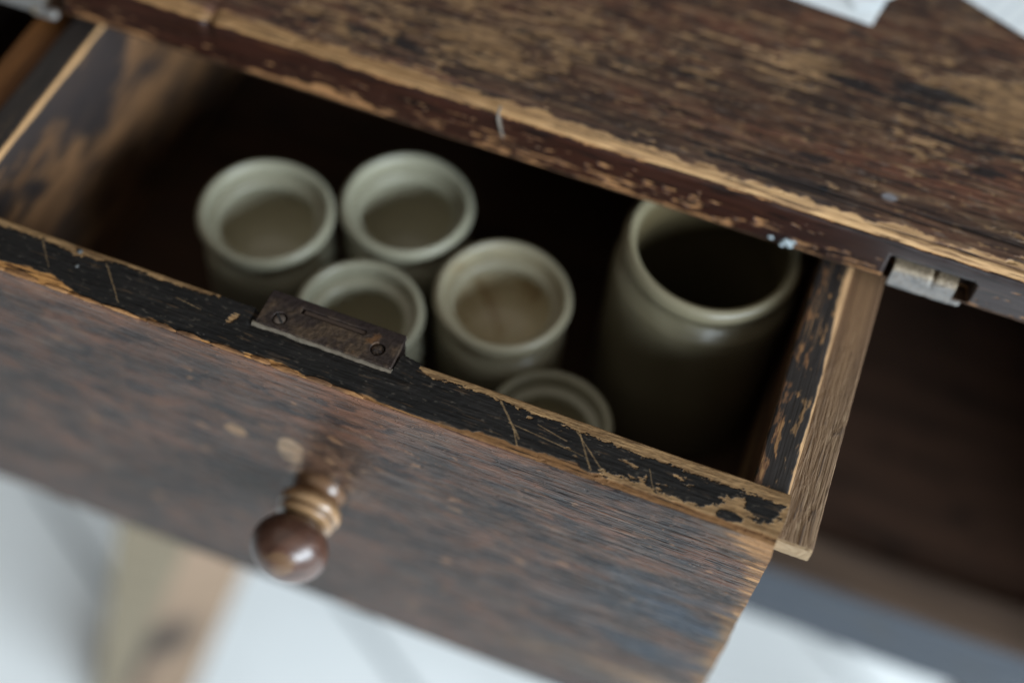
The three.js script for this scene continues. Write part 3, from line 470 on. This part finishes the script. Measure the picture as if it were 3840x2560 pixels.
// ------------------------------------------------------------------ stoneware jars
const GROUND = -0.125;
const glaze = (stain, tint, inside) => {
  const t = paint(256, 512, 0, 1, 0, 1, (x, y, o) => {
    const th = x * Math.PI * 2, a = fb(Math.cos(th) * 2 + stain * 9, Math.sin(th) * 2 + y * 7, 4), sp = ss(0.5, 0.62, fb(x * 70, y * 60, 2));
    o[0] = tint[0] + a * 9; o[1] = tint[1] + a * 9; o[2] = tint[2] + a * 9; mix(o, [120, 112, 92], sp * 0.3);
    if (!inside) mix(o, [196, 188, 162], 0.85 * ss(0.72, 0.86, y));  // inner walls painted lighter, in place of light reaching into the jar
    if (stain) { const w = ss(0.66, 0.80, y) * (0.65 + 0.6 * a); mix(o, [192, 172, 134], clamp(w) * 0.7 * stain); mix(o, [118, 90, 56], ss(0.05, 0.45, a) * ss(0.62, 0.80, y) * 0.5 * stain); }
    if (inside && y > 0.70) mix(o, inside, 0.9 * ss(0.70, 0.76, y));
    const pin = ss(0.42, 0.5, fb(x * 120 + 5, y * 110, 2)); mix(o, [96, 90, 70], pin * 0.35); const ring = Math.sin(y * 150 + 2 * a); o[0] += ring * 1.6; o[1] += ring * 1.6; o[2] += ring * 1.5;
    o[3] = 0.42 + 0.10 * a; o[4] = 0.5 + a * 0.2 + ring * 0.08 - pin * 0.2;
  }, THREE.ClampToEdgeWrapping);
  return matOf(t, 0.0005, { clearcoat: 0.28, clearcoatRoughness: 0.22 });
};
const plainGlaze = glaze(0, [151, 147, 127]), stainedGlaze = glaze(1, [154, 146, 123]);
function lathe(pts, wob, seed) {
  const g = new THREE.LatheGeometry(new THREE.SplineCurve(pts.map((q) => new THREE.Vector2(...q))).getPoints(pts.length * 9), 96), p = g.attributes.position;
  for (let i = 0; i < p.count; i++) { const x = p.getX(i), z = p.getZ(i), t = Math.atan2(z, x), k = 1 + wob * n2(Math.cos(t) * 1.2 + seed, Math.sin(t) * 1.2 + p.getY(i) * 20); p.setX(i, x * k); p.setZ(i, z * k); }
  g.computeVertexNormals(); return g;
}
// R = rim radius, H = height, dp = inner depth; the outside from the foot up to the lip, the inside from the lip down
function pot(R, H, dp) {
  const b = R * 0.962;
  const outer = [[0.0001, 0.0012], [b * 0.8, 0.0012], [b - 0.0024, 0.0002], [b - 0.0004, 0.0022], [b, 0.008], [b, H * 0.45], [b, H - 0.0270], [b - 0.0003, H - 0.0232], [b - 0.0014, H - 0.0195], [b - 0.0040, H - 0.0168], [R - 0.0078, H - 0.0148], [R - 0.0092, H - 0.0120], [R - 0.0090, H - 0.0092], [R - 0.0076, H - 0.0077], [R - 0.0044, H - 0.0072], [R - 0.0016, H - 0.0064], [R - 0.0002, H - 0.0048], [R, H - 0.0032], [R - 0.0007, H - 0.0012], [R - 0.0020, H - 0.0002]];
  const inner = [[R - 0.0033, H - 0.0003], [R - 0.0044, H - 0.0020], [R - 0.0049, H - 0.0050], [R - 0.0050, H - 0.010], [R - 0.0050, H - 0.018], [R - 0.0052, H - dp + 0.021], [R - 0.0064, H - dp + 0.0135], [R - 0.0096, H - dp + 0.0070], [R - 0.0150, H - dp + 0.0026], [R - 0.0215, H - dp + 0.0006], [0.0001, H - dp]];
  return [...outer, ...inner];
}
const jar = (name, label, x, z, R, H, dp, m, seed, group) => { const o = thing(name, label, 'jar', [x, GROUND, z], group); o.rotation.y = seed; mesh('jar_body', lathe(pot(R, H, dp), 0.012, seed), m, o); return o; };
const G = 'small stoneware jars standing in the drawer';
jar('stoneware_jar', 'small pale stoneware jar nearest the left drawer side, its inner wall lit bluish', -0.2456, -0.0934, 0.0299, 0.0853, 0.047, plainGlaze, 1.3, G);
jar('stoneware_jar', 'small pale stoneware jar furthest back in the drawer, right behind the leftmost jar', -0.1910, -0.1214, 0.0296, 0.0853, 0.052, plainGlaze, 2.9, G);
jar('stoneware_jar', 'small stoneware jar stained brown inside, whole rim visible right of the lock plate', -0.1348, -0.0918, 0.0295, 0.0853, 0.040, stainedGlaze, 4.1, G);
jar('stoneware_jar', 'small stoneware jar partly hidden behind the iron lock plate', -0.1870, -0.0605, 0.0272, 0.0853, 0.052, plainGlaze, 5.6, G);
jar('stoneware_jar', 'small stoneware jar mostly hidden behind the drawer front, only its back rim showing', -0.0981, -0.0502, 0.0270, 0.0670, 0.045, plainGlaze, 7.7, G);
{
  const H = 0.1155, R = 0.0372;
  const pts = [[0.0001, 0.0012], [0.030, 0.0012], [0.0375, 0.0004], [0.0390, 0.004], [0.0392, 0.015], [0.0392, 0.050], [0.0393, H - 0.030], [0.0392, H - 0.024], [0.0384, H - 0.0185], [0.0362, H - 0.0150], [0.0342, H - 0.0122], [0.0346, H - 0.0092], [R, H - 0.0055], [R, H - 0.0030], [R - 0.0012, H - 0.0008], [R - 0.0032, H], [R - 0.0052, H - 0.0016], [R - 0.0060, H - 0.006], [R - 0.0062, H - 0.020], [R - 0.0040, H - 0.03], [R - 0.0030, 0.05], [R - 0.0032, 0.016], [0.028, 0.0075], [0.0001, 0.0070]];
  const o = thing('stoneware_crock', 'larger olive stoneware jar in the right of the drawer, partly under the table edge', 'jar', [-0.0582, GROUND, -0.1279]);
  const t = glaze(0, [118, 110, 88], [88, 77, 54]); mesh('jar_body', lathe(pts, 0.008, 3.3), t, o);  // darker inside colour: the shade within the crock is painted in
}

// ------------------------------------------------------------------ papers on the table
function sheet(name, label, corner, dx, dz, w, h, y, lift, lines) {
  const nu = 30, nv = 40, P = [], U = [], I = [], th = 0.00035;
  const ux = new THREE.Vector2(dx[0], dx[1]).normalize(), uz = new THREE.Vector2(dz[0], dz[1]).normalize();
  for (const top of [1, 0]) for (let j = 0; j <= nv; j++) for (let i = 0; i <= nu; i++) {
    const a = w * i / nu, b = h * j / nv; P.push(a * ux.x + b * uz.x, (top ? th : 0) + lift(a, b), a * ux.y + b * uz.y); U.push(i / nu, j / nv);
  }
  const N = (nu + 1) * (nv + 1), at = (k, i, j) => k * N + j * (nu + 1) + i;
  const flip = ux.x * uz.y - ux.y * uz.x > 0;
  const q = (a, b, c, d, f) => (f ? I.push(a, c, b, b, c, d) : I.push(a, b, c, b, d, c));
  for (let j = 0; j < nv; j++) for (let i = 0; i < nu; i++) { q(at(0, i, j), at(0, i + 1, j), at(0, i, j + 1), at(0, i + 1, j + 1), flip); q(at(1, i, j), at(1, i + 1, j), at(1, i, j + 1), at(1, i + 1, j + 1), !flip); }
  for (let i = 0; i < nu; i++) { q(at(0, i, 0), at(0, i + 1, 0), at(1, i, 0), at(1, i + 1, 0), !flip); q(at(0, i, nv), at(0, i + 1, nv), at(1, i, nv), at(1, i + 1, nv), flip); }
  for (let j = 0; j < nv; j++) { q(at(0, 0, j), at(0, 0, j + 1), at(1, 0, j), at(1, 0, j + 1), flip); q(at(0, nu, j), at(0, nu, j + 1), at(1, nu, j), at(1, nu, j + 1), !flip); }
  const g = new THREE.BufferGeometry(); g.setAttribute('position', new THREE.Float32BufferAttribute(P, 3)); g.setAttribute('uv', new THREE.Float32BufferAttribute(U, 2)); g.setIndex(I); g.computeVertexNormals();
  const t = paint(256, 256, 0, w, 0, h, (x, yy, o) => { const a = fb(x * 60, yy * 60, 3); o[0] = 224 + a * 5; o[1] = 227 + a * 5; o[2] = 228 + a * 5; if (lines) { const k = Math.abs(((x + yy * 0.0) / 0.007) % 1 - 0.5); mix(o, [176, 182, 190], ss(0.10, 0.02, k) * 0.45); } o[3] = 0.8; o[4] = 0.5 + a * 0.2; });
  const m = new THREE.Mesh(g, matOf(t, 0.0002)); m.name = numbered(name); m.position.set(corner[0], y, corner[1]); m.castShadow = m.receiveShadow = true; m.userData = { label, category: 'paper' }; scene.add(m);
}
const YP = YT + EDGE + 0.0006;
sheet('paper_sheet', 'white paper sheet with a pointed corner on the table, lying under another sheet', [-0.0257, -0.2362], [-1, -0.067], [0.16, -0.99], 0.15, 0.21, YP, (a, b) => 0.0004 + 0.003 * ss(0.02, 0.12, a), false);
sheet('folded_paper', 'white sheet lying on top of the pointed paper sheet', [-0.0335, -0.2412], [0.74, -0.67], [-0.67, -0.74], 0.10, 0.15, YP + 0.0012, (a, b) => 0.0005 + 0.004 * ss(0.0, 0.03, a) * ss(0.03, 0.0, b) + 0.006 * ss(0.0, 0.05, b), false);
sheet('lined_paper', 'white faintly lined paper at the right end of the tabletop', [-0.004, -0.2760], [0.91, 0.415], [0.415, -0.91], 0.21, 0.148, YP, () => 0.0004, true);

renderer.render(scene, camera);
